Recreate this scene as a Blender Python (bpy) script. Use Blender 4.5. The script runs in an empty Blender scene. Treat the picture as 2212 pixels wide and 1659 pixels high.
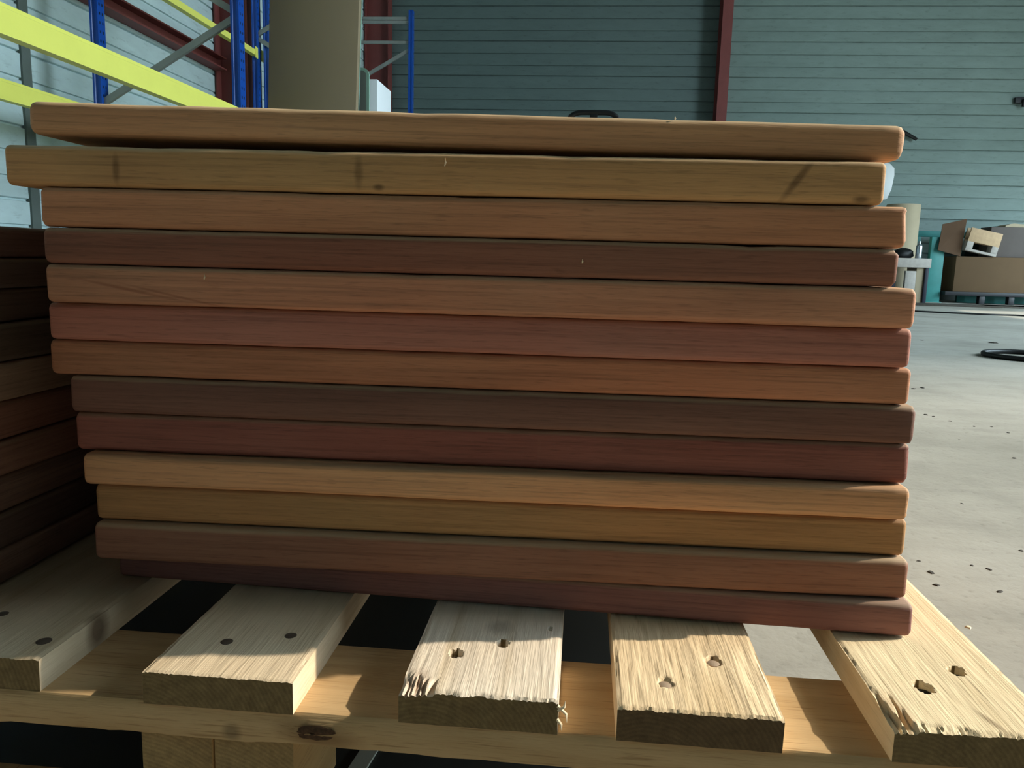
import bpy, bmesh, math, random
from mathutils import Vector, Matrix, noise

scene = bpy.context.scene
COL = scene.collection

# ------------------------------------------------------------------ camera
F_PX, CX, CY = 1700.0, 1106.0, 829.5
PITCH, YAW, ROLL = math.radians(9.006), math.radians(-4.924), math.radians(-1.569)
CAM = Vector((0.0, 0.0, 0.406))
_f = Vector((math.sin(YAW) * math.cos(PITCH), math.cos(YAW) * math.cos(PITCH), -math.sin(PITCH)))
_r = Vector((math.cos(YAW), -math.sin(YAW), 0.0))
_d = _f.cross(_r)
RIGHT = math.cos(ROLL) * _r + math.sin(ROLL) * _d
DOWN = -math.sin(ROLL) * _r + math.cos(ROLL) * _d
FWD = _f
cam_data = bpy.data.cameras.new('camera')
cam = bpy.data.objects.new('camera', cam_data)
COL.objects.link(cam)
cam_data.sensor_fit = 'HORIZONTAL'
cam_data.sensor_width = 36.0
cam_data.lens = F_PX / 2212.0 * 36.0
cam_data.clip_start = 0.02
cam_data.clip_end = 200
m = Matrix.Identity(4)
for i in range(3):
    m[i][0], m[i][1], m[i][2], m[i][3] = RIGHT[i], -DOWN[i], -FWD[i], CAM[i]
cam.matrix_world = m
scene.camera = cam

# ------------------------------------------------------------------ world, sun, exposure
world = bpy.data.worlds.new('world')
scene.world = world
world.use_nodes = True
bg = world.node_tree.nodes['Background']
bg.inputs['Color'].default_value = (0.68, 0.88, 1.0, 1)
bg.inputs['Strength'].default_value = 21.5

SUN_AZ, SUN_TAN = math.radians(12.3), 0.55          # from the right, a little behind the stack
to_sun = Vector((math.cos(SUN_AZ), math.sin(SUN_AZ), SUN_TAN)).normalized()
sun_data = bpy.data.lights.new('sun', 'SUN')
sun_data.energy = 5.0
sun_data.angle = math.radians(0.7)
sun_data.color = (1.0, 0.90, 0.74)
sun = bpy.data.objects.new('sun', sun_data)
COL.objects.link(sun)
sun.rotation_euler = to_sun.to_track_quat('Z', 'Y').to_euler()
sun.location = (12, 3, 8)

# two doorways in the right-hand wall: the portals only guide the sampling of the sky
OPEN_X = 8.0
DOORS = [(0.9, 5.5, 5.6), (5.8, 9.7, 2.4)]         # y0, y1, height
for _y0, _y1, _h in DOORS:
    pd = bpy.data.lights.new('doorway_portal', 'AREA')
    pd.shape = 'RECTANGLE'
    pd.size, pd.size_y = _y1 - _y0, _h
    pd.cycles.is_portal = True
    po = bpy.data.objects.new('doorway_portal', pd)
    COL.objects.link(po)
    po.matrix_world = Matrix(((0, 0, 1, OPEN_X + 0.05), (1, 0, 0, (_y0 + _y1) / 2), (0, 1, 0, _h / 2), (0, 0, 0, 1)))

vs = scene.view_settings
vs.view_transform = 'Standard'
vs.look = 'None'
vs.exposure = 0.0
vs.gamma = 1.0
vs.use_curve_mapping = False


# ------------------------------------------------------------------ pixel -> place (on a known plane)
def ray(px, py):
    return RIGHT * ((px - CX) / F_PX) + DOWN * ((py - CY) / F_PX) + FWD


def onZ(px, py, z):
    d = ray(px, py)
    return CAM + d * ((z - CAM.z) / d.z)


def onY(px, py, y):
    d = ray(px, py)
    return CAM + d * ((y - CAM.y) / d.y)


def onX(px, py, x):
    d = ray(px, py)
    return CAM + d * ((x - CAM.x) / d.x)


# ------------------------------------------------------------------ mesh helpers
class MB:
    def __init__(self):
        self.v, self.f = [], []

    def add(self, verts, faces):
        o = len(self.v)
        self.v += [tuple(p) for p in verts]
        self.f += [tuple(i + o for i in q) for q in faces]

    def box(self, lo, hi, mtx=None):
        (x0, y0, z0), (x1, y1, z1) = lo, hi
        vs_ = [Vector(p) for p in ((x0, y0, z0), (x1, y0, z0), (x1, y1, z0), (x0, y1, z0),
                                   (x0, y0, z1), (x1, y0, z1), (x1, y1, z1), (x0, y1, z1))]
        if mtx:
            vs_ = [mtx @ p for p in vs_]
        self.add(vs_, [(0, 3, 2, 1), (4, 5, 6, 7), (0, 1, 5, 4), (1, 2, 6, 5), (2, 3, 7, 6), (3, 0, 4, 7)])

    def prism(self, poly, p0, p1, xaxis=None):
        """poly: 2D outline (counter-clockwise), swept straight from p0 to p1"""
        p0, p1 = Vector(p0), Vector(p1)
        w = (p1 - p0).normalized()
        u = Vector(xaxis) if xaxis else (Vector((0, 0, 1)).cross(w) if abs(w.z) < .9 else Vector((1, 0, 0)))
        u = (u - w * u.dot(w)).normalized()
        v = w.cross(u)
        n = len(poly)
        vs_ = [p0 + u * a + v * b for a, b in poly] + [p1 + u * a + v * b for a, b in poly]
        fs = [tuple(range(n - 1, -1, -1)), tuple(range(n, 2 * n))]
        fs += [(i, (i + 1) % n, n + (i + 1) % n, n + i) for i in range(n)]
        self.add(vs_, fs)

    def tube(self, pts, r, n=8, closed=False):
        pts = [Vector(p) for p in pts]
        rings = []
        k = len(pts)
        up = Vector((0, 0, 1))
        for i, p in enumerate(pts):
            a = pts[(i - 1) % k] if (closed or i > 0) else p
            b = pts[(i + 1) % k] if (closed or i < k - 1) else p
            w = (b - a).normalized()
            u = up.cross(w)
            if u.length < .05:
                u = Vector((1, 0, 0)).cross(w)
            u.normalize()
            v = w.cross(u)
            rr = r[i] if isinstance(r, (list, tuple)) else r
            rings.append([p + (u * math.cos(t) + v * math.sin(t)) * rr for t in [2 * math.pi * j / n for j in range(n)]])
        vs_ = [q for ring in rings for q in ring]
        fs = []
        for i in range(k if closed else k - 1):
            a, b = i * n, ((i + 1) % k) * n
            for j in range(n):
                fs.append((a + j, a + (j + 1) % n, b + (j + 1) % n, b + j))
        if not closed:
            fs.append(tuple(range(n - 1, -1, -1)))
            fs.append(tuple((k - 1) * n + j for j in range(n)))
        self.add(vs_, fs)

    def lathe(self, prof, n=24, c=(0, 0, 0)):
        vs_, fs = [], []
        for r, z in prof:
            for j in range(n):
                t = 2 * math.pi * j / n
                vs_.append((c[0] + r * math.cos(t), c[1] + r * math.sin(t), c[2] + z))
        for i in range(len(prof) - 1):
            for j in range(n):
                a, b = i * n + j, i * n + (j + 1) % n
                fs.append((a, b, b + n, a + n))
        fs.append(tuple(range(n - 1, -1, -1)))
        fs.append(tuple((len(prof) - 1) * n + j for j in range(n)))
        self.add(vs_, fs)

    def mesh(self, name, smooth=None, bevel=0.0, seg=2):
        me = bpy.data.meshes.new(name)
        me.from_pydata(self.v, [], self.f)
        if bevel:
            bm = bmesh.new()
            bm.from_mesh(me)
            bmesh.ops.remove_doubles(bm, verts=bm.verts, dist=1e-6)
            es = [e for e in bm.edges if len(e.link_faces) == 2 and e.calc_face_angle(0) > .5]
            bmesh.ops.bevel(bm, geom=es, offset=bevel, segments=seg, profile=.5, affect='EDGES', clamp_overlap=True)
            bm.to_mesh(me)
            bm.free()
        me.update()
        if smooth is not None:
            for p in me.polygons:
                p.use_smooth = True
            me.set_sharp_from_angle(angle=math.radians(smooth))
        return me


def link(name, me, mat, parent=None, loc=None, rot=None):
    o = bpy.data.objects.new(name, me)
    if me is not None and mat is not None and not me.materials:
        me.materials.append(mat)
    COL.objects.link(o)
    if parent is not None:
        o.parent = parent
    if loc is not None:
        o.location = loc
    if rot is not None:
        o.rotation_euler = rot
    return o


def tag(o, label, cat, group=None, kind=None):
    if label:
        o['label'] = label
    if cat:
        o['category'] = cat
    if group:
        o['group'] = group
    if kind:
        o['kind'] = kind
    return o


def empty(name, loc, rot=None):
    o = bpy.data.objects.new(name, None)
    o.empty_display_size = .1
    COL.objects.link(o)
    o.location = loc
    if rot:
        o.rotation_euler = rot
    return o


# ------------------------------------------------------------------ materials
def srgb(r, g, b):
    return tuple(((c / 255) / 12.92 if c / 255 <= .04045 else ((c / 255 + .055) / 1.055) ** 2.4) for c in (r, g, b))


class NT:
    def __init__(self, name):
        self.mat = bpy.data.materials.new(name)
        self.mat.use_nodes = True
        self.t = self.mat.node_tree
        self.b = self.t.nodes['Principled BSDF']

    def n(self, kind, **kw):
        nd = self.t.nodes.new(kind)
        for k, v in kw.items():
            if k.startswith('i_'):
                nd.inputs[k[2:].replace('_', ' ')].default_value = v
            else:
                setattr(nd, k, v)
        return nd

    def l(self, a, b):
        self.t.links.new(a, b)

    def coords(self, scale=(1, 1, 1), loc=(0, 0, 0), rot=(0, 0, 0), out='Object'):
        tc = self.n('ShaderNodeTexCoord')
        mp = self.n('ShaderNodeMapping')
        mp.inputs['Scale'].default_value = scale
        mp.inputs['Location'].default_value = loc
        mp.inputs['Rotation'].default_value = rot
        self.l(tc.outputs[out], mp.inputs['Vector'])
        return mp.outputs['Vector']

    def noise(self, vec, scale=1.0, detail=4, rough=.55, dist=0.0):
        nd = self.n('ShaderNodeTexNoise')
        nd.inputs['Scale'].default_value = scale
        nd.inputs['Detail'].default_value = detail
        nd.inputs['Roughness'].default_value = rough
        nd.inputs['Distortion'].default_value = dist
        self.l(vec, nd.inputs['Vector'])
        return nd.outputs['Fac']

    def ramp(self, fac, stops):
        nd = self.n('ShaderNodeValToRGB')
        while len(nd.color_ramp.elements) < len(stops):
            nd.color_ramp.elements.new(.5)
        for e, (p, c) in zip(nd.color_ramp.elements, stops):
            e.position = p
            e.color = (*c[:3], 1) if len(c) >= 3 else (c[0],) * 3 + (1,)
        self.l(fac, nd.inputs['Fac'])
        return nd.outputs['Color']

    def mix(self, fac, a, b, mode='MIX'):
        nd = self.n('ShaderNodeMix', data_type='RGBA', blend_type=mode)
        for s, v in ((nd.inputs['Factor'], fac), (nd.inputs['A'], a), (nd.inputs['B'], b)):
            if hasattr(v, 'is_linked'):
                self.l(v, s)
            elif isinstance(v, (int, float)):
                s.default_value = v
            else:
                s.default_value = (*v[:3], 1)
        # node Mix has several sockets of each name: pick the colour ones
        return nd.outputs['Result']

    def mixc(self, fac, a, b, mode='MIX'):
        nd = self.n('ShaderNodeMixRGB', blend_type=mode)
        for s, v in ((nd.inputs['Fac'], fac), (nd.inputs['Color1'], a), (nd.inputs['Color2'], b)):
            if hasattr(v, 'is_linked'):
                self.l(v, s)
            elif isinstance(v, (int, float)):
                s.default_value = v
            else:
                s.default_value = (*v[:3], 1)
        return nd.outputs['Color']

    def math(self, op, a, b=None):
        nd = self.n('ShaderNodeMath', operation=op)
        for s, v in zip(nd.inputs, (a, b)):
            if v is None:
                continue
            if hasattr(v, 'is_linked'):
                self.l(v, s)
            else:
                s.default_value = v
        return nd.outputs[0]

    def bump(self, h, strength=.3, dist=.001):
        nd = self.n('ShaderNodeBump')
        nd.inputs['Strength'].default_value = strength
        nd.inputs['Distance'].default_value = dist
        self.l(h, nd.inputs['Height'])
        self.l(nd.outputs['Normal'], self.b.inputs['Normal'])

    def spot(self, loc, rot, size):
        """1 inside a soft ellipsoid, 0 outside (object space)"""
        tc = self.n('ShaderNodeTexCoord')
        mp = self.n('ShaderNodeMapping', vector_type='TEXTURE')
        mp.inputs['Location'].default_value = loc
        mp.inputs['Rotation'].default_value = rot
        mp.inputs['Scale'].default_value = size
        self.l(tc.outputs['Object'], mp.inputs['Vector'])
        ln = self.n('ShaderNodeVectorMath', operation='LENGTH')
        self.l(mp.outputs['Vector'], ln.inputs[0])
        mr = self.n('ShaderNodeMapRange', clamp=True)
        self.l(ln.outputs['Value'], mr.inputs['Value'])
        mr.inputs['From Min'].default_value = .35
        mr.inputs['From Max'].default_value = 1.0
        mr.inputs['To Min'].default_value = 1.0
        mr.inputs['To Max'].default_value = 0.0
        return mr.outputs['Result']

    def done(self, color=None, rough=.7, metal=0.0, spec=.4):
        if color is not None:
            if hasattr(color, 'is_linked'):
                self.l(color, self.b.inputs['Base Color'])
            else:
                self.b.inputs['Base Color'].default_value = (*color[:3], 1)
        self.b.inputs['Roughness'].default_value = rough
        self.b.inputs['Metallic'].default_value = metal
        self.b.inputs['Specular IOR Level'].default_value = spec
        return self.mat


def sc(c, k):
    return tuple(min(.98, x * k) for x in c)


def mute(c, sat, k):
    g = .3 * c[0] + .59 * c[1] + .11 * c[2]
    return tuple((g + (x - g) * sat) * k for x in c)


def plank_wood(name, col, seed, axis='X', marks=(), contrast=1.0, dust=.2):
    """planed tropical hardwood; col = linear albedo"""
    t = NT(name)
    off = (seed * 7.31 % 13, seed * 3.77 % 11, seed * 5.13 % 17)
    st = {'X': (1.6, 22, 22), 'Y': (22, 1.6, 22)}[axis]
    fine = {'X': (7, 420, 420), 'Y': (420, 7, 420)}[axis]
    pore = {'X': (60, 900, 900), 'Y': (900, 60, 900)}[axis]
    n1 = t.noise(t.coords(st, off), 1.0, 5, .6, .9)
    n2 = t.noise(t.coords(fine, off), 1.0, 4, .65, .35)
    n3 = t.noise(t.coords(pore, off), 1.0, 2, .5)
    n4 = t.noise(t.coords((5, 5, 5), off), 1.0, 3, .5)
    base = t.ramp(n1, [(.28, sc(col, 1 - .34 * contrast)), (.5, col), (.74, sc(col, 1 + .28 * contrast))])
    hue = t.mixc(t.ramp(n4, [(.35, (0,) * 3), (.7, (1,) * 3)]), base, sc((col[0] * 1.12, col[1] * .84, col[2] * .78), 1.0))
    base = t.mixc(.45, base, hue)
    grain = t.ramp(n2, [(.3, (.62,) * 3), (.5, (1,) * 3), (.75, (1.18,) * 3)])
    base = t.mixc(.75, base, grain, 'MULTIPLY')
    pores = t.ramp(n3, [(.3, (.55,) * 3), (.42, (1,) * 3)])
    base = t.mixc(.45, base, pores, 'MULTIPLY')
    for loc, rot, size, s, c in marks:
        f = t.math('MULTIPLY', t.spot(loc, rot, size), s)
        base = t.mixc(f, base, c)
    # pale sanding dust and fuzz on upward-facing wood, strengthened to paint in sunlit edges
    tcn = t.n('ShaderNodeTexCoord')
    sxn = t.n('ShaderNodeSeparateXYZ')
    t.l(tcn.outputs['Normal'], sxn.inputs[0])
    up = t.ramp(t.math('ADD', sxn.outputs['Z'], t.math('MULTIPLY', t.math('SUBTRACT', n2, .5), .5)), [(.30, (0,) * 3), (.75, (1,) * 3)])
    base = t.mixc(t.math('MULTIPLY', up, dust), base, srgb(206, 182, 146))
    t.bump(t.math('ADD', t.math('MULTIPLY', n2, .6), n3), .35, .0006)
    return t.done(base, .72, 0, .25)


def pallet_wood(name, col, seed, axis='Y', spots=(), streak=1.0, endcol=None):
    """rough-sawn pale softwood with a dirty end grain"""
    t = NT(name)
    off = (seed * 5.31 % 13, seed * 9.77 % 11, seed * 2.13 % 17)
    st = {'X': (3, 40, 40), 'Y': (40, 3, 40)}[axis]
    fine = {'X': (22, 700, 700), 'Y': (700, 22, 700)}[axis]
    n1 = t.noise(t.coords(st, off), 1.0, 5, .6, .6)
    n2 = t.noise(t.coords(fine, off), 1.0, 3, .6, .2)
    n3 = t.noise(t.coords((9, 9, 9), off), 1.0, 4, .6)
    base = t.ramp(n1, [(.3, sc((col[0], col[1] * .95, col[2] * .86), .84)), (.5, col), (.72, sc(col, 1.1))])
    base = t.mixc(.8 * streak, base, t.ramp(n2, [(.28, (.52, .44, .36)), (.43, (1, 1, 1)), (1, (1.05, 1.05, 1.05))]), 'MULTIPLY')
    base = t.mixc(.5, base, t.ramp(n3, [(.3, (.8, .76, .7)), (.6, (1, 1, 1))]), 'MULTIPLY')
    for loc, rot, size, s, c in spots:
        base = t.mixc(t.math('MULTIPLY', t.spot(loc, rot, size), s), base, c)
    # end grain: faces whose own normal lies along the board
    ge = t.n('ShaderNodeTexCoord')
    sx = t.n('ShaderNodeSeparateXYZ')
    t.l(ge.outputs['Normal'], sx.inputs[0])
    a = t.math('ABSOLUTE', sx.outputs[axis])
    mask = t.ramp(a, [(.8, (0,) * 3), (.93, (1,) * 3)])
    rings = t.n('ShaderNodeTexWave', wave_type='RINGS', rings_direction=axis)
    rings.inputs['Scale'].default_value = 110
    rings.inputs['Distortion'].default_value = 2.0
    rings.inputs['Detail'].default_value = 2
    t.l(t.coords((1, 1, 1), (.02 * math.sin(seed), 0, .03)), rings.inputs['Vector'])
    ec = endcol or sc((col[0] * .80, col[1] * .74, col[2] * .60), .8)
    egrain = t.ramp(t.noise(t.coords((160, 160, 160), off), 1.0, 4, .7), [(.3, sc(ec, .7)), (.7, sc(ec, 1.12))])
    egrain = t.mixc(.3, egrain, t.ramp(rings.outputs['Fac'], [(.2, (.62,) * 3), (.8, (1.1,) * 3)]), 'MULTIPLY')
    base = t.mixc(mask, base, egrain)
    t.bump(t.math('ADD', t.math('MULTIPLY', n2, 1.0), n1), .5, .0009)
    return t.done(base, .85, 0, .15)


def plain(name, col, rough=.5, metal=0.0, spec=.4, var=.12, scale=6.0):
    t = NT(name)
    n1 = t.noise(t.coords((scale,) * 3), 1.0, 5, .6)
    base = t.ramp(n1, [(.25, sc(col, 1 - var)), (.75, sc(col, 1 + var))])
    return t.done(base, rough, metal, spec)


M = {}
M['red_steel'] = plain('red_oxide_steel', srgb(120, 60, 56), .6)
M['blue_steel'] = plain('blue_steel', srgb(8, 62, 152), .38)
M['yellow'] = plain('yellow_paint', srgb(240, 236, 112), .4, var=.04)
M['grey_steel'] = plain('galvanised_steel', srgb(150, 152, 146), .5, .3)
M['black'] = plain('black_rubber', srgb(22, 23, 24), .5)
M['dark_steel'] = plain('dark_steel', srgb(34, 34, 38), .5)
M['cardboard'] = plain('brown_cardboard', srgb(96, 74, 50), .85, var=.08)
M['cardboard_dark'] = plain('dark_brown_cardboard', srgb(86, 62, 42), .85, var=.1)
M['tan_board'] = plain('tan_board', srgb(142, 124, 98), .8, var=.03, scale=2)
M['turquoise'] = plain('turquoise_paint', srgb(56, 132, 128), .5, var=.15)
M['beige'] = plain('beige_paper', srgb(172, 158, 132), .8, var=.06)
M['offwhite'] = plain('worn_white', srgb(168, 160, 152), .7, var=.15, scale=20)
M['white'] = plain('white_foam', srgb(238, 240, 242), .6, var=.02)
M['navy'] = plain('navy_paint', srgb(26, 28, 44), .6)
M['grey_card'] = plain('grey_board', srgb(96, 88, 84), .8, var=.08)
M['crate'] = plain('pale_crate_wood', srgb(190, 160, 126), .8, var=.12, scale=25)
M['dkgreen'] = plain('dark_green_plastic', srgb(16, 42, 42), .5)
M['silver'] = plain('silver_can', srgb(190, 198, 205), .25, .8)
M['glass_edge'] = plain('pale_green_edge', srgb(150, 186, 168), .35, var=.05)
M['grey_sheet'] = plain('grey_sheet', srgb(118, 124, 116), .4, var=.04)
M['nail'] = plain('rusty_nail', srgb(96, 84, 72), .6, .4)
M['hole_shade'] = plain('hole_shade', srgb(18, 14, 11), .8)  # near-black discs that paint the shade deep in open holes
M['nail_pale'] = plain('pale_nail', srgb(176, 152, 128), .6, .2)
M['knot'] = plain('dark_knot', srgb(82, 58, 38), .9, var=.6, scale=420)
M['splinter'] = plain('pale_splinter', srgb(235, 214, 180), .9)
M['strap'] = plain('pale_strap', srgb(170, 172, 158), .5)
M['chip'] = plain('dark_chip', srgb(70, 64, 56), .9, var=.3, scale=80)


def cladding(name, col, var=.16):
    t = NT(name)
    n1 = t.noise(t.coords((.35, .35, 3.0), out='Generated'), 1.0, 5, .6)
    n2 = t.noise(t.coords((2.5, 2.5, 9)), 1.0, 6, .65, .4)
    base = t.ramp(n2, [(.25, sc(col, 1 - var)), (.6, col), (.85, sc(col, 1 + var * .8))])
    dirt = t.ramp(t.noise(t.coords((6, 6, 22)), 1.0, 5, .7), [(.26, (.45, .48, .46)), (.44, (1, 1, 1))])
    base = t.mixc(.6, base, dirt, 'MULTIPLY')
    return t.done(base, .55, .15, .35)


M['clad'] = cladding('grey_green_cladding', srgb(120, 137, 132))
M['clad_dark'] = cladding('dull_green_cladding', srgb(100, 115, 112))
M['clad_left'] = cladding('pale_grey_cladding', srgb(204, 221, 221))
M['wall_strip'] = plain('dark_strip', srgb(92, 100, 94), .7)
M['wall_plain'] = plain('hall_wall', srgb(120, 126, 124), .8)


def concrete():
    t = NT('dusty_concrete')
    co = t.coords((1, 1, 1))
    n1 = t.noise(co, .9, 6, .62, .3)
    n2 = t.noise(t.coords((1, 1, 1), (3, 7, 0)), 6.0, 6, .65, .2)
    n3 = t.noise(t.coords((1, 1, 1), (5, 1, 0)), 60.0, 4, .6)
    streak = t.noise(t.coords((3, 14, 1), (0, 0, 0), (0, 0, .5)), 1.0, 5, .6, .3)
    a, b, c = srgb(142, 138, 127), srgb(166, 161, 150), srgb(180, 176, 166)
    base = t.ramp(n1, [(.3, a), (.52, b), (.72, c)])
    base = t.mixc(.55, base, t.ramp(n2, [(.28, (.72, .72, .72)), (.5, (1, 1, 1)), (.8, (1.08,) * 3)]), 'MULTIPLY')
    base = t.mixc(.4, base, t.ramp(streak, [(.3, (.8, .8, .8)), (.55, (1, 1, 1))]), 'MULTIPLY')
    base = t.mixc(.6, base, t.ramp(n3, [(.28, (.66, .66, .64)), (.42, (1, 1, 1))]), 'MULTIPLY')
    t.bump(t.math('ADD', n3, n2), .25, .003)
    return t.done(base, .85, 0, .2)


M['concrete'] = concrete()

# ------------------------------------------------------------------ the hall
WALL_Y, WALL_X, ROOF = 11.6, -3.2, 6.0
b = MB()
b.box((WALL_X - .3, -7, -.12), (OPEN_X + .2, WALL_Y + .3, 0))
b.box((OPEN_X + .2, -30, -.12), (19, 40, -.01))
tag(link('floor', b.mesh('floor'), M['concrete']), 'dusty grey concrete floor of the hall', None, kind='structure')

b = MB()
b.box((WALL_X - .3, -7, ROOF), (OPEN_X + .3, WALL_Y + .3, ROOF + .15))
tag(link('ceiling', b.mesh('ceiling'), M['wall_plain']), None, None, kind='structure')
b = MB()
ycur = -7.0
for _y0, _y1, _h in DOORS:
    b.box((OPEN_X, ycur, 0), (OPEN_X + .2, _y0, ROOF))
    b.box((OPEN_X, _y0, _h), (OPEN_X + .2, _y1, ROOF))
    ycur = _y1
b.box((OPEN_X, ycur, 0), (OPEN_X + .2, WALL_Y + .3, ROOF))
for i in range(22):                                  # unseen slats added to soften the sunlight's edge, closing towards the jamb
    fr = (i + .5) / 22
    b.box((OPEN_X + .08, 4.1 + i * .0636, 0), (OPEN_X + .10, 4.1 + i * .0636 + .0636 * fr, 5.6))
tag(link('wall_right', b.mesh('wall_right'), M['wall_plain']), None, None, kind='structure')
b = MB()
b.box((19, -30, -.12), (19.4, 40, 3.6))  # unseen wall added to block low sky light from under the pallet
tag(link('sky_blocker_wall', b.mesh('sky_blocker_wall'), M['wall_plain']), None, None, kind='structure')
b = MB()
b.box((WALL_X - .3, -7.2, 0), (OPEN_X + .2, -7, ROOF))
tag(link('wall_front', b.mesh('wall_front'), M['wall_plain']), None, None, kind='structure')

b = MB()
b.box((WALL_X - .3, WALL_Y + .06, 0), (OPEN_X + .2, WALL_Y + .3, ROOF))
wall_back = tag(link('wall_back', b.mesh('wall_back'), M['wall_plain']), None, None, kind='structure')
b = MB()
b.box((WALL_X - .3, -7, 0), (WALL_X - .06, WALL_Y + .3, ROOF))
wall_left = tag(link('wall_left', b.mesh('wall_left'), M['wall_plain']), None, None, kind='structure')


def tray_mesh(name, length, h):
    """one horizontal cladding tray: two flat bands, grooves and a recessed lip; local X along, -Y out, Z up from 0"""
    d = .03
    g = .016
    j = .045 * h
    prof = [(0.0, .024), (j * .55, .022), (j * .8, .004), (j, .002), (.285 * h, .006), (.29 * h, .018), (.32 * h, .018), (.33 * h, 0),
            (.63 * h, 0), (.635 * h, .016), (.665 * h, .016), (.675 * h, .001), (.99 * h, 0), (h - .002, .014), (h, .024)]
    b = MB()
    n = len(prof)
    vs_ = [(0, y, z) for z, y in prof] + [(length, y, z) for z, y in prof]
    vs_ += [(0, .05, 0), (0, .05, h), (length, .05, 0), (length, .05, h)]
    fs = [(i, n + i, n + i + 1, i + 1) for i in range(n - 1)]
    k = 2 * n
    fs += [tuple(list(range(n)) + [k + 1, k]), tuple(list(range(2 * n - 1, n - 1, -1)) + [k + 2, k + 3]),
           (k, k + 1, k + 3, k + 2), (0, k, k + 2, n), (n - 1, 2 * n - 1, k + 3, k + 1)]
    b.add(vs_, fs)
    return b.mesh(name)


HB = .464
Z0B = onY(1900, 248, WALL_Y).z % HB          # a tray joint sits on this line of the photo
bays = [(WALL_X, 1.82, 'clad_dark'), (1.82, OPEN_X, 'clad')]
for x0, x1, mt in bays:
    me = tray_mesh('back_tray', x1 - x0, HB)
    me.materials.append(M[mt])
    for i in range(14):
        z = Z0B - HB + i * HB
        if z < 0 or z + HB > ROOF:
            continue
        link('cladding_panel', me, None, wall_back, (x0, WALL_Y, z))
HL = .407
Z0L = 1.0678 % HL
ys = [-7.0, -2.0, 4.42, 6.95, WALL_Y]
for y0, y1 in zip(ys[:-1], ys[1:]):
    me = tray_mesh('left_tray', y1 - y0, HL)
    me.materials.append(M['clad_left'])
    for i in range(16):
        z = Z0L - HL + i * HL
        if z < 0 or z + HL > ROOF:
            continue
        link('cladding_panel', me, None, wall_left, (WALL_X, y0, z), (0, 0, math.pi / 2))
b = MB()
b.box((WALL_X - .012, 4.38, 0), (WALL_X + .012, 4.455, ROOF))  # plain dark vertical strip on the left cladding
link('dark_strip', b.mesh('dark_strip'), M['wall_strip'], wall_left)


def i_column(name, label, cx, cy, w, d, flange_axis, z1=ROOF):
    """I-section column; flange_axis 'Y': flanges face +-Y, 'X': flanges face +-X"""
    root = empty(name, (cx, cy, 0))
    t = .014
    if flange_axis == 'Y':
        parts = [('flange', (-w / 2, -d / 2, 0), (w / 2, -d / 2 + t, z1)), ('flange', (-w / 2, d / 2 - t, 0), (w / 2, d / 2, z1)),
                 ('web', (-.006, -d / 2 + t, 0), (.006, d / 2 - t, z1))]
    else:
        parts = [('flange', (-w / 2, -d / 2, 0), (-w / 2 + t, d / 2, z1)), ('flange', (w / 2 - t, -d / 2, 0), (w / 2, d / 2, z1)),
                 ('web', (-w / 2 + t, -.006, 0), (w / 2 - t, .006, z1))]
    for n, lo, hi in parts:
        b = MB()
        b.box(lo, hi)
        link(n, b.mesh(n), M['red_steel'], root)
    tag(root, label, 'column', 'red steel columns of the hall')
    return root


ya = WALL_Y - .31
xa, xb = onY(1561.5, 30, ya).x, onY(1584, 30, ya).x
i_column('steel_column', 'dark red steel column dividing the green cladding of the back wall', (xa + xb) / 2, WALL_Y - .155, xb - xa, .308, 'Y')
i_column('steel_column', 'red steel column in the far corner behind the rack', (WALL_X + .02 - 2.836) / 2, WALL_Y - .12, 2.836 * -1 - WALL_X - .02, .2, 'X')
i_column('steel_column', 'dark red steel column on the left wall behind the yellow beams', WALL_X + .155, 6.86, .29, .18, 'X')
# horizontal red rail along the left wall
root = empty('wall_rail', (WALL_X + .04, 3.2, 1.92))
b = MB()
b.box((-.035, -6, .09), (.075, 3.57, .102))
link('flange', b.mesh('flange'), M['red_steel'], root)
b = MB()
b.box((-.012, -6, .012), (0, 3.57, .09))
link('web', b.mesh('web'), M['red_steel'], root)
b = MB()
b.box((-.035, -6, 0), (.075, 3.57, .012))
link('flange', b.mesh('flange'), M['red_steel'], root)
tag(root, 'dark red horizontal steel rail along the left cladding wall', 'rail')

# ------------------------------------------------------------------ the pallet
DECK, BT = .144, .022
rng = random.Random(5)


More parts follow.
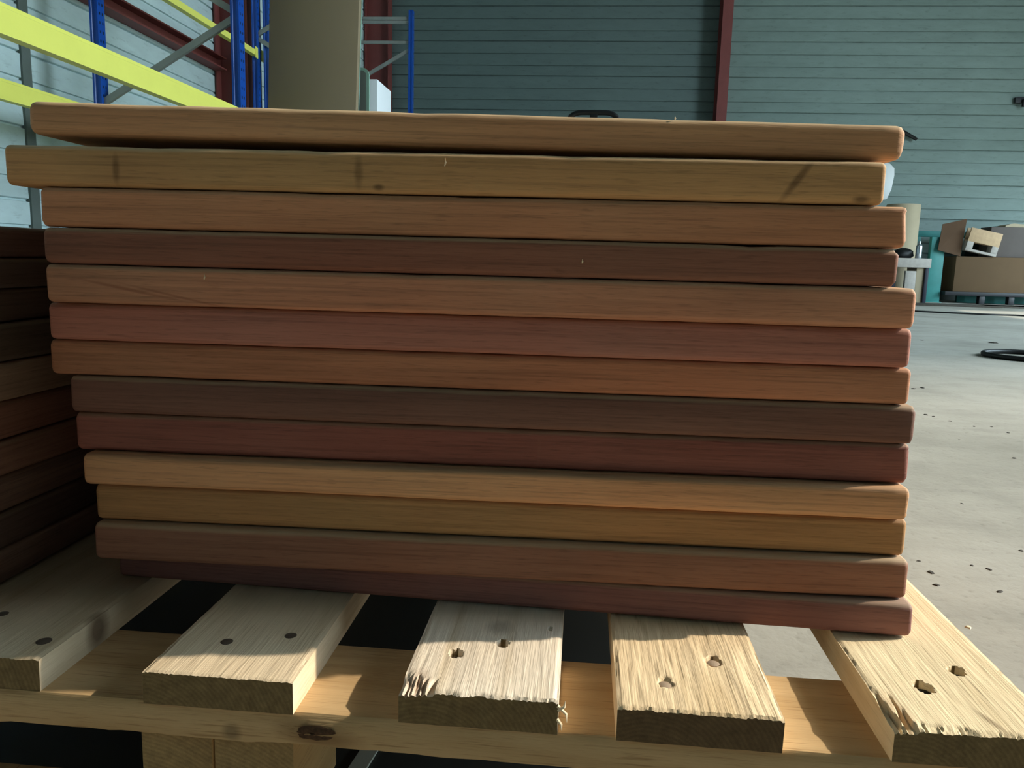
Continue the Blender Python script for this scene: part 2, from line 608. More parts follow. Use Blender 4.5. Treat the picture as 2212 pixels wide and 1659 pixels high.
def board_mesh(name, w, l, t, seed, rough=.0002, holes=(), chips=(), xs=84, fine=.17, end_jit=.0005):
    """rough-sawn board: width along X, length along Y (front end at y=0); holes (x, y, r, depth), chips (x0, x1, len, depth)"""
    ny1 = int(fine / .0017)
    yl = [fine * i / ny1 for i in range(ny1 + 1)] + [fine + (l - fine) * (i / 12) for i in range(1, 13)]
    xl = [w * i / (xs - 1) for i in range(xs)]
    rr = random.Random(seed)
    flen = [rr.random() for _ in xl]
    top = []
    for j, y in enumerate(yl):
        row = []
        for i, x in enumerate(xl):
            z = t
            n1 = noise.noise(Vector((x * 420 + seed * 3, y * 34, seed)))
            n2 = noise.noise(Vector((x * 90, y * 9 + seed, seed * 2)))
            z += rough * (n1 * 1.2 + n2 * 1.5)
            e = min(x, w - x)
            if e < .0015:
                z -= .0006 + .0008 * abs(noise.noise(Vector((seed, y * 60, x * 10))))
            for cx0, cx1, cl, cd in chips:
                if cx0 <= x <= cx1:
                    u = (x - cx0) / (cx1 - cx0)
                    L = cl * max(.12, .62 + .75 * noise.noise(Vector((x * 260, seed * 3, 2))) + .3 * noise.noise(Vector((x * 800, seed, 6)))) * (1 - .45 * u)
                    if y < L:
                        z -= cd * min(1, (1 - y / L) * 2.2) * (.62 + .5 * noise.noise(Vector((x * 950, seed, y * 26))) + .25 * noise.noise(Vector((x * 300, seed * 2, y * 9))))
            for hx, hy, hr, hd in holes:
                dx, dy = (x - hx), (y - hy)
                q = math.hypot(dx, dy * .8) / (hr * (1 + .35 * noise.noise(Vector((math.atan2(dy, dx) * 1.5, seed, hx * 50)))))
                if q < 1:
                    z -= hd * min(1, (1 - q) * 4)
            yy = y
            if j < 6:
                yy += end_jit * (.5 * noise.noise(Vector((x * 500, seed * 7, 0))) + noise.noise(Vector((x * 90, seed, 4)))) * (1 - j / 6) * 2
                if j == 0:
                    z -= .0007 * (1 + noise.noise(Vector((x * 700, seed * 5, 1))))
            row.append((x, yy, max(z, t * .12)))
        top.append(row)
    nx, ny = len(xl), len(yl)
    vs_ = [p for row in top for p in row]
    fs = [(j * nx + i, j * nx + i + 1, (j + 1) * nx + i + 1, (j + 1) * nx + i) for j in range(ny - 1) for i in range(nx - 1)]
    border = [i for i in range(nx)] + [j * nx + nx - 1 for j in range(1, ny)] + [(ny - 1) * nx + i for i in range(nx - 2, -1, -1)] + [j * nx for j in range(ny - 2, 0, -1)]
    base = len(vs_)
    for k in border:
        x, y, z = vs_[k]
        vs_.append((x, (0 if y < .002 else y) + .0006 * noise.noise(Vector((x * 60, seed, 9))), 0))
    nb = len(border)
    for k in range(nb):
        k2 = (k + 1) % nb
        fs.append((border[k], base + k, base + k2, border[k2]))
    fs.append(tuple(base + k for k in range(nb - 1, -1, -1)))
    b = MB()
    b.add(vs_, fs)
    return b.mesh(name, 38)


PY0, PY1 = .4395, 1.6395
pallet = empty('pallet', (-.217, PY0, 0))
tag(pallet, 'pale softwood pallet carrying the stacks of brown planks', 'pallet')


def inp(p):
    return (p[0] + .217, p[1] - PY0, p[2])


pine = srgb(214, 190, 152)
endc = srgb(132, 112, 78)
boards = [
    # x0, x1, y-front, colour, rough, holes[(px,py,r,depth)], chips, nails and hole-shade discs [(px,py,mat,r)], streak
    (-.458, -.3385, .4425, srgb(206, 186, 156), .00015, [], [(.0, .03, .004, .002)], [(95, 1385, 'nail', .005), (6, 1326, 'nail', .004)], .35),
    (-.2664, -.1690, .4385, srgb(226, 204, 172), .00015, [(0, 0, 0, 0)], [], [(490, 1386, 'nail', .0042), (628, 1373, 'nail', .0042)], .38),
    (-.1025, -.0045, .4395, srgb(238, 221, 198), .00025, [(1085, 1390, .0045, .012), (985, 1410, .0048, .010), (1187, 1358, .0018, .008)], [(0, .022, .034, .0050), (.022, .098, .004, .0012)], [(1086, 1394, 'silver', .0028), (985, 1411, 'nail', .0036)], .3),
    (.0308, .1284, .4385, srgb(230, 202, 162), .00042, [(1437, 1475, .0052, .0022), (1540, 1427, .0052, .0045)], [(0, .1, .003, .0012)], [(1437, 1476, 'nail_pale', .0042), (1541, 1430, 'nail_pale', .0042)], .75),
    (.1908, .2880, .4385, srgb(234, 210, 170), .0002, [(1995, 1483, .0056, .016), (2068, 1450, .0050, .016)], [(0, .014, .050, .0050), (.014, .045, .012, .0022), (.045, .0975, .005, .0014)], [(1995, 1484, 'hole_shade', .0052), (2068, 1451, 'hole_shade', .0046)], .35),
    (-.600, -.503, .441, pine, .0002, [], [], [], .6),
    (-.722, -.625, .440, pine, .0002, [], [], [], .6),
]
for k, (x0, x1, yf, colr, rgh, holes, chips, nails, streak) in enumerate(boards):
    hl = []
    for h in holes:
        if h[2] == 0:
            continue
        p = onZ(h[0], h[1], DECK)
        hl.append((p.x - x0, p.y - yf, h[2], h[3]))
    spots = []
    if k == 2:
        p = onZ(1080, 1355, DECK)
        spots.append(((p.x - x0, p.y - yf, BT), (0, 0, 0), (.012, .014, .01), .45, srgb(120, 104, 82)))
        spots.append(((.010, .012, BT - .004), (0, 0, .1), (.011, .022, .008), .5, srgb(156, 112, 84)))
    if k == 4:
        spots.append(((.008, .020, BT - .004), (0, 0, .1), (.009, .030, .008), .5, srgb(170, 124, 84)))
        spots.append(((.060, .012, BT), (0, 0, .3), (.003, .018, .01), .6, srgb(120, 92, 62)))
    if k == 0:
        p = onZ(262, 1318, DECK)
        spots.append(((x1 - x0, p.y - yf - .012, .012), (0, 0, 0), (.008, .016, .02), .8, srgb(80, 58, 40)))
    me = board_mesh('deck_board', x1 - x0, PY1 - yf, BT, 3 + k * 2, rgh, hl, chips, end_jit=.0009 if k != 1 else .0005)
    o = link('deck_board', me, pallet_wood('pallet_board_wood', colr, k + 2, 'Y', spots, streak, endc if k != 3 else srgb(112, 92, 66)), pallet, inp((x0, yf, DECK - BT)))
    for px, py, mt, r in nails:
        p = onZ(px, py, DECK)
        b = MB()
        dz = .0055 if mt == 'silver' else .0045 if mt == 'hole_shade' or (k == 2 and mt == 'nail') else (.0012 if mt == 'nail_pale' else .0001)
        b.lathe([(r * .3, -.02), (r * .3, -.001), (r * .95, -.0008), (r, .0002), (r * .8, .0006)], 16)
        link('nail', b.mesh('nail', 40), M[mt], o, (p.x - x0, p.y - yf, BT - dz))  # the discs that darken open holes are linked here with the real nails

# stringers (across, under the deck boards)
ST_T = .0225
swood = []
for k, (y0, y1) in enumerate(((.4405, .530), (.995, 1.085), (1.549, 1.639))):
    w_, l_ = y1 - y0, .288 + .722
    # built lengthways along local Y then turned so that the length runs along X; the long side shows to the front
    nx, ny = 120, 10
    vs_, fs = [], []
    prof_n = 10
    ring = []
    for i in range(nx + 1):
        x = l_ * i / nx
        wob = .0006 * noise.noise(Vector((x * 40, k, 0))) + .0007 * noise.noise(Vector((x * 9, k, 3)))
        bot = .0012 * noise.noise(Vector((x * 30, k, 7))) + .0008 * noise.noise(Vector((x * 120, k, 8)))
        kn = 0.0
        if k == 0:
            kx = x - (onY(690, 1560, .4405).x + .722)
            kn = .0045 * math.exp(-(kx / .022) ** 2)
        pr = [(.0012, wob + kn * .3, 0), (0, wob, .003), (-kn, wob, ST_T * .5), (0, wob, ST_T - .002), (.0015, wob, ST_T), (w_ - .001, 0, ST_T), (w_, 0, ST_T - .001), (w_, 0, .001), (w_ - .001, 0, 0)]
        for a, wv, z in pr:
            zz = z + (bot if z < .004 else 0)
            vs_.append((x, a + wv, zz))
    n = 9
    for i in range(nx):
        for j in range(n):
            a, c = i * n + j, i * n + (j + 1) % n
            fs.append((a, a + n, c + n, c))
    fs.append(tuple(range(n)))
    fs.append(tuple(nx * n + j for j in range(n - 1, -1, -1)))
    b = MB()
    b.add(vs_, fs)
    sp = []
    if k == 0:
        p = onY(690, 1590, .4405)
        sp = [((p.x + .722, 0, p.z - DECK + BT + ST_T), (0, .15, 0), (.034, .02, .012), .55, srgb(104, 70, 40)),
              ((onY(500, 1590, .44).x + .722, 0, .006), (0, 0, 0), (.008, .01, .008), .5, srgb(70, 62, 48))]
    st = link('stringer', b.mesh('stringer', 40), pallet_wood('stringer_wood', srgb(204, 172, 128), 31 + k, 'X', sp, .9), pallet, inp((-.722, y0, DECK - BT - ST_T)))
    if k == 0:
        # the dark knot where the grain bulges
        p = onY(683, 1584, .4375)
        b = MB()
        vs_, fs = [], []
        nr, na = 7, 28
        for i in range(nr):
            for j in range(na):
                q = i / (nr - 1)
                a = 2 * math.pi * j / na
                rr_ = q * (1 + .22 * noise.noise(Vector((math.cos(a) * 2, math.sin(a) * 2, 5))))
                vs_.append((rr_ * .0125 * math.cos(a), -.0012 * (1 - q * q) - .0014 * noise.noise(Vector((math.cos(a) * q * 6, math.sin(a) * q * 6, 1))) * (1 - q), rr_ * .0050 * math.sin(a)))
        for i in range(nr - 1):
            for j in range(na):
                fs.append((i * na + j, i * na + (j + 1) % na, (i + 1) * na + (j + 1) % na, (i + 1) * na + j))
        b.add(vs_, fs)
        link('knot', b.mesh('knot', 50), M['knot'], st, (p.x + .722, -.0030, p.z - (DECK - BT - ST_T)))

# blocks: the front middle one is split in two
bwood = [pallet_wood('block_wood', srgb(206, 170, 118), 51 + i, 'Y', (), .7, srgb(176, 146, 102)) for i in range(2)]
BL_Z0, BL_Z1 = .022, DECK - BT - ST_T


def block(x0, x1, y0, y1, mt):
    b = MB()
    b.box((0, 0, 0), (x1 - x0, y1 - y0, BL_Z1 - BL_Z0))
    link('block', b.mesh('block', 30, .0012, 2), mt, pallet, inp((x0, y0, BL_Z0)))


pA, pB, pC = onY(305, 1600, .446), onY(459, 1610, .446), onY(633, 1630, .446)
for y0 in (.446, .995, 1.549):
    y1 = y0 + .088
    block(pA.x, pB.x - .0004, y0, y1, bwood[0])
    block(pB.x + .0004, pC.x, y0 + .001, y1, bwood[1])
    block(-.722, -.625, y0, y1, bwood[0])
    block(.190, .288, y0 + .012, y1, bwood[1])
for y0 in (.4405, 1.549):
    b = MB()
    b.box((0, 0, .0013), (1.01, .064, .022))
    link('bottom_board', b.mesh('bottom_board', 30, .001), bwood[1], pallet, inp((-.722, y0, 0)))

# splinters standing up at the broken corners
for x, z, dx, dy, dz in ((-.0050, .1405, .0060, -.0025, -.0090), (-.0045, .1375, .0040, -.0020, .0075), (-.0050, .1320, .0030, -.0022, -.0060)):
    b = MB()
    b.tube([(0, 0, 0), (dx * .9, dy * .6, dz * .45), (dx, dy, dz)], [.0011, .0009, .0002], 5)
    link('splinter', b.mesh('splinter'), M['splinter'], pallet, inp((x, .4402, z)))

# ------------------------------------------------------------------ planks
def plank_mesh(name, L, D, T, seed, r=.0042, re=.003, bow=0.0, chip_end=0.0, dents=6, nst=56):
    rr = random.Random(seed)
    na = 4

    def section(inset):
        pts = []
        h, w = T / 2 - inset, D / 2 - inset
        q = max(.0006, r - inset * .5)
        for sx_, sz_, a0 in ((1, -1, -90), (1, 1, 0), (-1, 1, 90), (-1, -1, 180)):
            for i in range(na + 1):
                a = math.radians(a0 + 90 * i / na)
                pts.append((sx_ * (w - q) + q * math.cos(a), sz_ * (h - q) + q * math.sin(a)))
        return pts
    stn = [(0, re), (re * .12, re * .5), (re * .45, re * .14), (re, 0)]
    mid = [(re + (L - 2 * re) * i / nst, 0) for i in range(1, nst)]
    stn = stn + mid + [(L - x, i_) for x, i_ in reversed(stn)]
    dent = [(rr.uniform(.05, L - .05), rr.uniform(.006, .02), rr.uniform(.0001, .0004)) for _ in range(dents)]
    vs_, fs = [], []
    n = 4 * (na + 1)
    for k, (x, ins) in enumerate(stn):
        u = x / L
        bz = bow * (1 - (2 * u - 1) ** 2)
        for j, (y, z) in enumerate(section(ins)):
            nz = noise.noise(Vector((x * 26 + seed, z * 40, seed * 1.7 + y * 20))) * .00035
            yy, zz, xx = y, z, x
            if y < -D / 2 + .008:
                yy += nz + .0004 * noise.noise(Vector((x * 7, z * 90, seed)))
                if abs(z) > T / 2 - .006:
                    zz -= math.copysign(abs(nz) * 1.3, z)
                    for dx, dw, dd in dent:
                        g = math.exp(-((x - dx) / dw) ** 2)
                        if z > 0:
                            zz -= dd * g
                            yy += dd * g * .5
            if ins > 0 or k in (3, len(stn) - 4):
                e = .0005 * noise.noise(Vector((z * 300, y * 60, seed * 3 + k)))
                if k > len(stn) / 2 and chip_end:
                    e -= chip_end * max(0, noise.noise(Vector((z * 260, y * 150, seed * 2.2))))
                xx += e
            vs_.append((xx, yy + D / 2, zz + T / 2 + bz))
    ns = len(stn)
    for k in range(ns - 1):
        for j in range(n):
            a, c = k * n + j, k * n + (j + 1) % n
            fs.append((a, a + n, c + n, c))
    fs.append(tuple(range(n)))
    fs.append(tuple((ns - 1) * n + j for j in range(n - 1, -1, -1)))
    # flip to outward normals
    fs = [tuple(reversed(q)) for q in fs]
    b = MB()
    b.add(vs_, fs)
    me = b.mesh(name)
    bm = bmesh.new()
    bm.from_mesh(me)
    bmesh.ops.recalc_face_normals(bm, faces=bm.faces)
    bm.to_mesh(me)
    bm.free()
    for p in me.polygons:
        p.use_smooth = True
    me.set_sharp_from_angle(angle=math.radians(50))
    return me


# from the top: left px of the end, right px of the end, top z, front Y at left / right, colour, wording
PL = [
    (58, 1958, 270, .5700, (148, 112, 68), .75, 'olive brown planed plank lying topmost on the tall stack'),
    (8, 1915, 353, .5600, (154, 118, 66), .65, 'olive brown plank second from the top of the tall stack, with dark smudges'),
    (85, 1962, 445, .5610, (160, 104, 64), .45, 'warm reddish brown plank third from the top of the tall stack'),
    (92, 1942, 538, .5590, (116, 76, 52), .55, 'dark brown plank fourth from the top of the tall stack'),
    (97, 1980, 622, .5595, (164, 110, 74), .55, 'pinkish light brown plank fifth from the top of the tall stack'),
    (103, 1970, 712, .5670, (146, 90, 64), .20, 'reddish brown plank sixth from the top of the tall stack'),
    (107, 1968, 797, .5710, (142, 92, 58), .20, 'streaky brown plank seventh from the top, midway in the tall stack'),
    (150, 1978, 877, .5700, (108, 74, 54), .45, 'dark greyish brown plank sixth from the bottom of the tall stack'),
    (163, 1965, 962, .5730, (112, 64, 48), .35, 'dark red plank fifth from the bottom of the tall stack'),
    (178, 1965, 1048, .5645, (188, 140, 78), .15, 'golden tan plank fourth from the bottom of the tall stack'),
    (206, 1958, 1127, .5695, (164, 122, 72), .10, 'dull golden plank third from the bottom of the tall stack'),
    (203, 1963, 1205, .5625, (126, 82, 56), .60, 'brown plank second from the bottom of the tall stack'),
    (255, 1973, 1297, .5532, (104, 64, 52), .35, 'dark purplish brown plank at the bottom of the tall stack, on the pallet'),
]
PK = [(2.749, 2.461, 2.358),
      (2.211, 2.037, 1.824),
      (2.038, 2.097, 1.961),
      (2.052, 1.834, 1.828),
      (1.981, 1.94, 1.862),
      (1.919, 1.905, 2.074),
      (2.478, 2.31, 2.131),
      (1.737, 1.677, 1.764),
      (2.251, 2.078, 2.112),
      (1.783, 1.66, 1.758),
      (1.576, 1.509, 1.278),
      (2.069, 2.129, 2.194),
      (2.454, 2.658, 3.014)]
DEPTH = .60
# the seam under each plank, read on that plank's own front plane
ZT = [onY(PL[0][1], PL[0][2], PL[0][3]).z] + [onY(1960, PL[k + 1][2], PL[k][3]).z for k in range(12)] + [DECK + .0008]
for k, (pxl, pxr, pyr, yr, colr, dust, lab) in enumerate(PL):
    yl = yr * .967 if k < 12 else .5710
    zt, zb = ZT[k], ZT[k + 1]
    T = zt - zb - .0004
    tilt = 0.0
    zc = (zt + zb) / 2

    def endpt(px, y):
        # X of the plank's end at its mid height, from the pixel column on the plane Y = y
        lo, hi = 0.0, 1659.0
        for _ in range(40):
            mid_ = (lo + hi) / 2
            if onY(px, mid_, y).z > zc:
                lo = mid_
            else:
                hi = mid_
        return onY(px, lo, y).x
    xl_, xr_ = endpt(pxl, yl), endpt(pxr, yr)
    yaw = math.atan2(yr - yl, xr_ - xl_)
    L = math.hypot(xr_ - xl_, yr - yl)
    marks = []
    if k == 1:
        marks = [((L * .905, 0, T * .55), (0, -.95, 0), (.022, .1, .0035), .55, srgb(60, 40, 22)),
                 ((L * .134, 0, T * .45), (0, 0, 0), (.0035, .1, .013), .5, srgb(62, 44, 24)),
                 ((L * .417, 0, T * .5), (0, 0, 0), (.004, .1, .014), .45, srgb(62, 46, 26)),
                 ((L * .44, 0, T * .15), (0, 0, 0), (.005, .1, .003), .6, srgb(50, 36, 20)),
                 ((L * .975, 0, T * .12), (0, 0, 0), (.007, .1, .003), .6, srgb(50, 36, 20))]
    if k == 8:
        marks = [((L * .57, 0, T * .5), (0, 0, 0), (.0016, .1, .013), .25, srgb(150, 100, 84))]
    if k == 4:
        marks = [((L * .1, 0, T * .4), (0, .18, 0), (.05, .1, .0016), .45, srgb(120, 62, 40)),
                 ((L * .16, 0, T * .25), (0, .2, 0), (.05, .1, .0012), .4, srgb(120, 62, 40))]
    if k == 9:
        marks = [((L * .45, 0, T * 1.0), (0, 0, 0), (.34, .008, .0042), .55, srgb(96, 86, 74))]  # dull grey strip paints the shaded top face into the colour
    bow, dz, ry = 0.0, 0.0, 0.0
    if k == 0:
        ry = math.atan2(.0065, L)           # left end stands a little proud
        T -= .0012
        dz = .0016
    me = plank_mesh('plank', L, DEPTH, T, 11 + k * 3, r=.0046 if k else .0058, re=.0035 if k else .006, bow=bow,
                    chip_end=.004 if k in (8, 3, 2) else .0012)
    mat = plank_wood('plank_wood', tuple(min(.9, a_ * b_) for a_, b_ in zip(mute(srgb(*colr), .78, .80), PK[k])), 4 + k * 1.7, 'X', marks, contrast=1.15 if k in (4, 6, 8) else .85, dust=dust)
    o = link('plank', me, mat, None, (xl_, yl, zb + .0002 + dz + (.0065 if k == 0 else 0)), (0, ry, yaw))
    tag(o, lab, 'plank', 'planks of the tall stack')
    # loose splinters and flecks on the front of a few planks
    flecks = {1: [(990, 352, .003)], 3: [(1283, 566, .0016)], 4: [(460, 600, .002)], 0: [(1478, 258, .0011)]}.get(k, [])
    for fx, fy, s in flecks:
        u = (fx - pxl) / (pxr - pxl)
        p = onY(fx, fy, yl + (yr - yl) * u - .0008)
        b = MB()
        b.tube([(0, 0, -s * .8), (s * .25, -.0003, 0), (s * .1, 0, s)], [.0004, .0007, .0002], 5)
        fo = link('splinter', b.mesh('splinter'), M['splinter'], o)
        bpy.context.view_layer.update()
        fo.location = (u * L, -.0004, p.z - zb) if k else (u * L, .003, T + .0003)

# the stack beside it: planks run away from the camera
LT = [.4207, .3965, .3729, .3468, .3169, .2870, .2568, .2290, .2005, .1720]
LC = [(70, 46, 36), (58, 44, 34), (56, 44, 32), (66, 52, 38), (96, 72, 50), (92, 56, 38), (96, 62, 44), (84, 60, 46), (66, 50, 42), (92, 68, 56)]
LX = [-.4440, -.4425, -.4450, -.4405, -.4385, -.4410, -.4395, -.4420, -.4400, -.4405]
ORD = ['topmost', 'second from the top', 'third from the top', 'fourth from the top', 'fifth from the top', 'fifth from the bottom', 'fourth from the bottom', 'third from the bottom', 'second from the bottom', 'at the bottom']
LW = ['dark reddish', 'very dark', 'blackish brown', 'dark grained', 'lighter tan', 'russet', 'reddish', 'greyish', 'dull dark', 'purplish']
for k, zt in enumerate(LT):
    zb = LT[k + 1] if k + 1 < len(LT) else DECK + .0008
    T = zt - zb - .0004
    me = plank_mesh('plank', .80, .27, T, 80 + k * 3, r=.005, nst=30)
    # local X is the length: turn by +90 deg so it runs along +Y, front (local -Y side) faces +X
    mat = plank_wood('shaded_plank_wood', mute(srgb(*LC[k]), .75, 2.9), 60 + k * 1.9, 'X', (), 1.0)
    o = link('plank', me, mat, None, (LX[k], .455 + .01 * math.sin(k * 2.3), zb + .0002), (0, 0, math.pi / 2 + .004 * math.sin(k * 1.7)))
    tag(o, '%s plank %s of the low shaded stack beside the tall one' % (LW[k], ORD[k]), 'plank', 'planks of the low stack')

# ------------------------------------------------------------------ pallet rack along the left wall
rack = empty('pallet_rack', (-2.4, 5.6, 0))
tag(rack, 'tall pallet rack with blue uprights, yellow beams and grey braces', 'rack')
RO = Vector((2.4, -5.6, 0))


def upright_mat():
    t = NT('blue_upright')
    tc = t.n('ShaderNodeTexCoord')
    sx = t.n('ShaderNodeSeparateXYZ')
    t.l(tc.outputs['Object'], sx.inputs[0])
    fr = t.math('FRACT', t.math('MULTIPLY', sx.outputs['Z'], 20.0))
    hole = t.math('MULTIPLY', t.math('LESS_THAN', t.math('ABSOLUTE', t.math('SUBTRACT', fr, .5)), .16),
                  t.math('LESS_THAN', t.math('ABSOLUTE', t.math('SUBTRACT', t.math('ABSOLUTE', t.math('SUBTRACT', sx.outputs['Y'], .035)), .014)), .0055))
    nx = t.n('ShaderNodeSeparateXYZ')
    t.l(tc.outputs['Normal'], nx.inputs[0])
    hole = t.math('MULTIPLY', hole, t.math('GREATER_THAN', t.math('ABSOLUTE', nx.outputs['X']), .9))
    n1 = t.noise(t.coords((8, 8, 8)), 1, 4)
    base = t.mixc(n1, srgb(8, 66, 156), srgb(20, 84, 178))
    base = t.mixc(hole, base, srgb(4, 14, 40))
    return t.done(base, .35)


M['upright'] = upright_mat()
UP = [(.0, 0), (.012, 0), (.016, .006), (.032, .006), (.036, 0), (.049, 0), (.049, .07), (.040, .07), (.036, .062), (.014, .062), (.010, .07), (0, .07)]


def upright(x, y, z1=3.07):
    b = MB()
    n = len(UP)
    b.add([(u, v, 0) for u, v in UP] + [(u, v, z1) for u, v in UP],
          [tuple(range(n - 1, -1, -1)), tuple(range(n, 2 * n))] + [(i, (i + 1) % n, n + (i + 1) % n, n + i) for i in range(n)])
    o = link('upright', b.mesh('upright'), M['upright'], rack, Vector((x, y, 0)) + RO)
    b = MB()
    b.box((-.025, -.02, 0), (.075, .09, .006))
    link('foot_plate', b.mesh('foot_plate'), M['blue_steel'], o)


XA, XB = -2.024, -2.853
FY = [2.25, 4.5, 6.75, 9.0]
for yf in FY:
    upright(XA, yf)
    upright(XB, yf)
    # bracing between front and back post
    nodes = [(0, .28), (1, .76), (0, 1.22), (1, 1.72), (0, 2.2), (1, 2.68)]
    for (s0, z0), (s1, z1) in zip(nodes[:-1], nodes[1:]):
        b = MB()
        pa = Vector((XB + .03 if s0 == 0 else XA + .02, yf + .033, z0 + .012))
        pb = Vector((XB + .03 if s1 == 0 else XA + .02, yf + .033, z1 - .012))
        b.prism([(-.012, -.018), (.012, -.018), (.012, .018), (-.012, .018)], pa, pb)
        link('brace', b.mesh('brace'), M['grey_steel'], rack, RO)
    hz = [.15, 2.95] + ([onY(815, 38, 9).z, onY(815, 90, 9).z] if yf == 9.0 else [])
    for z in hz:
        b = MB()
        b.prism([(-.012, -.016), (.012, -.016), (.012, .016), (-.012, .016)], (XB + .04, yf + .033, z), (XA + .01, yf + .033, z))
        link('brace', b.mesh('brace'), M['grey_steel'], rack, RO)
# a second post stands against the back post of the third frame
upright(XB + .085, 6.78)


def beam(x, y0, y1, z0, z1, th=.045):
    h = z1 - z0
    prof = [(0, 0), (th, 0), (th, h * .84), (th - .006, h * .87), (th - .006, h), (0, h)]
    b = MB()
    n = len(prof)
    b.add([(u, 0, v) for u, v in prof] + [(u, y1 - y0, v) for u, v in prof],
          [tuple(range(n)), tuple(range(2 * n - 1, n - 1, -1))] + [(i, n + i, n + (i + 1) % n, (i + 1) % n) for i in range(n)])
    o = link('beam', b.mesh('beam'), M['yellow'], rack, Vector((x, y0, z0)) + RO)
    for yy, sgn in ((0, 1), (y1 - y0, -1)):
        b = MB()
        b.box((th - .002, min(yy, yy + sgn * .05) - (.0), -.02), (th + .004, max(yy, yy + sgn * .05), h - .004 if h > .06 else h + .02))
        link('connector', b.mesh('connector'), M['yellow'], o)


for y0, y1 in zip(FY[:2], FY[1:3]):
    beam(XA + .003, y0 + .07, y1, 1.108, 1.212)
    beam(XB + .003, y0 + .07, y1, 1.098, 1.196)
    beam(XA + .003, y0 + .07, y1, 2.04, 2.10)
for y0, y1 in zip(FY[:3], FY[1:4]):
    beam(XB + .003, y0 + .07, y1, 2.034, 2.082)

# ------------------------------------------------------------------ things standing by the rack
YP = 4.72
pl, pr_, = onY(582, 0, YP), onY(776, 0, YP)
plb = onY(579, 230, YP)
lean = math.atan2(pl.x - plb.x, pl.z - plb.z)
wid = pr_.x - pl.x
b = MB()
b.box((0, 0, 0), (wid, .05, 2.35))
xbase = plb.x - plb.z * math.tan(lean)
tag(link('tall_board', b.mesh('tall_board', 30, .004), M['tan_board'], None, (xbase, YP, .016), (0, lean, 0)), 'tall tan board standing upright beside the blue rack', 'board')
# pale green edged sheets just behind
gx = onY(782, 0, YP + .08)
root = empty('glass_sheet', (xbase + .05, YP + .08, .016), (0, lean, 0))
b = MB()
w2 = gx.x - gx.z * math.tan(lean) - xbase - .05
b.box((0, 0, 0), (w2 - .016, .01, 2.3))
link('sheet', b.mesh('sheet'), M['grey_sheet'], root)
b = MB()
b.box((w2 - .016, -.001, 0), (w2, .011, 2.3))
link('edge', b.mesh('edge'), M['glass_edge'], root)
tag(root, 'tall thin sheet with pale green edge behind the tan board', 'sheet')
YS = YP + .16
p1 = onY(797, 240, YS)
ptop = onY(790, 146, YS)
root = empty('rounded_sheet', (p1.x - .4, YS, 0))


def rounded(w, h, r, t, y):
    pts = [(0, 0), (w, 0)] + [(w - r + r * math.cos(a), h - r + r * math.sin(a)) for a in [math.pi / 2 * i / 6 for i in range(7)]] + [(0, h)]
    n = len(pts)
    b = MB()
    b.add([(x, y, z) for x, z in pts] + [(x, y + t, z) for x, z in pts],
          [tuple(range(n)), tuple(range(2 * n - 1, n - 1, -1))] + [(i, n + i, n + (i + 1) % n, (i + 1) % n) for i in range(n)])
    return b


link('edge', rounded(.4, ptop.z, .04, .012, .002).mesh('edge'), M['glass_edge'], root)
link('sheet', rounded(.384, ptop.z - .016, .03, .004, 0).mesh('sheet'), M['grey_sheet'], root)
tag(root, 'low grey sheet with rounded corner and pale green rim by the white slab', 'sheet')
YFm = 5.05
q0, q1 = onY(815, 171, YFm), onX(845, 203, onY(815, 171, YFm).x)
b = MB()
b.box((-.22, 0, 0), (0, q1.y - q0.y, q0.z))
tag(link('white_slab', b.mesh('white_slab', 30, .004), M['white'], None, (q0.x, q0.y, 0)), 'bright white slab standing upright between the sheets and the far blue post', 'slab')

# ------------------------------------------------------------------ pallet truck (its handle shows above the planks)
YJ = 3.6
h0, h1, ht = onY(1222, 252, YJ), onY(1343, 252, YJ), onY(1282, 237, YJ)
cx_ = (h0.x + h1.x) / 2
jack = empty('pallet_truck', (cx_, YJ, 0))
wj = (h1.x - h0.x) / 2 - .012
zt_ = ht.z - .012
b = MB()
loop = []
for a, c in ((-1, -.14), (-1, -.04)):
    loop.append((a * wj * (.86 if c == -.14 else 1), 0, zt_ + c))
for i in range(7):
    t_ = math.pi - math.pi / 2 * i / 6
    loop.append((-wj + .06 + .06 * math.cos(t_), 0, zt_ - .04 + .04 * math.sin(t_)))
for i in range(7):
    t_ = math.pi / 2 - math.pi / 2 * i / 6
    loop.append((wj - .06 + .06 * math.cos(t_), 0, zt_ - .04 + .04 * math.sin(t_)))
loop += [(wj, 0, zt_ - .04), (wj * .86, 0, zt_ - .14), (.03, .004, zt_ - .2), (-.03, .004, zt_ - .2)]
b.tube(loop, .0115, 10, closed=True)
link('handle_loop', b.mesh('handle_loop', 60), M['black'], jack)
b = MB()
b.prism([(-.017, -.009), (.017, -.009), (.017, .009), (-.017, .009)], (0, .0, zt_), (0, .004, zt_ - .2), (1, 0, 0))
link('lever', b.mesh('lever', 30, .003), M['black'], jack)
b = MB()
b.tube([(0, .004, zt_ - .2), (0, .06, .55), (0, .12, .26)], .019, 12)
link('tiller', b.mesh('tiller', 40), M['dark_steel'], jack)
b = MB()
b.box((-.07, .06, .1), (.07, .24, .3))
link('pump', b.mesh('pump', 30, .01), M['dark_steel'], jack)
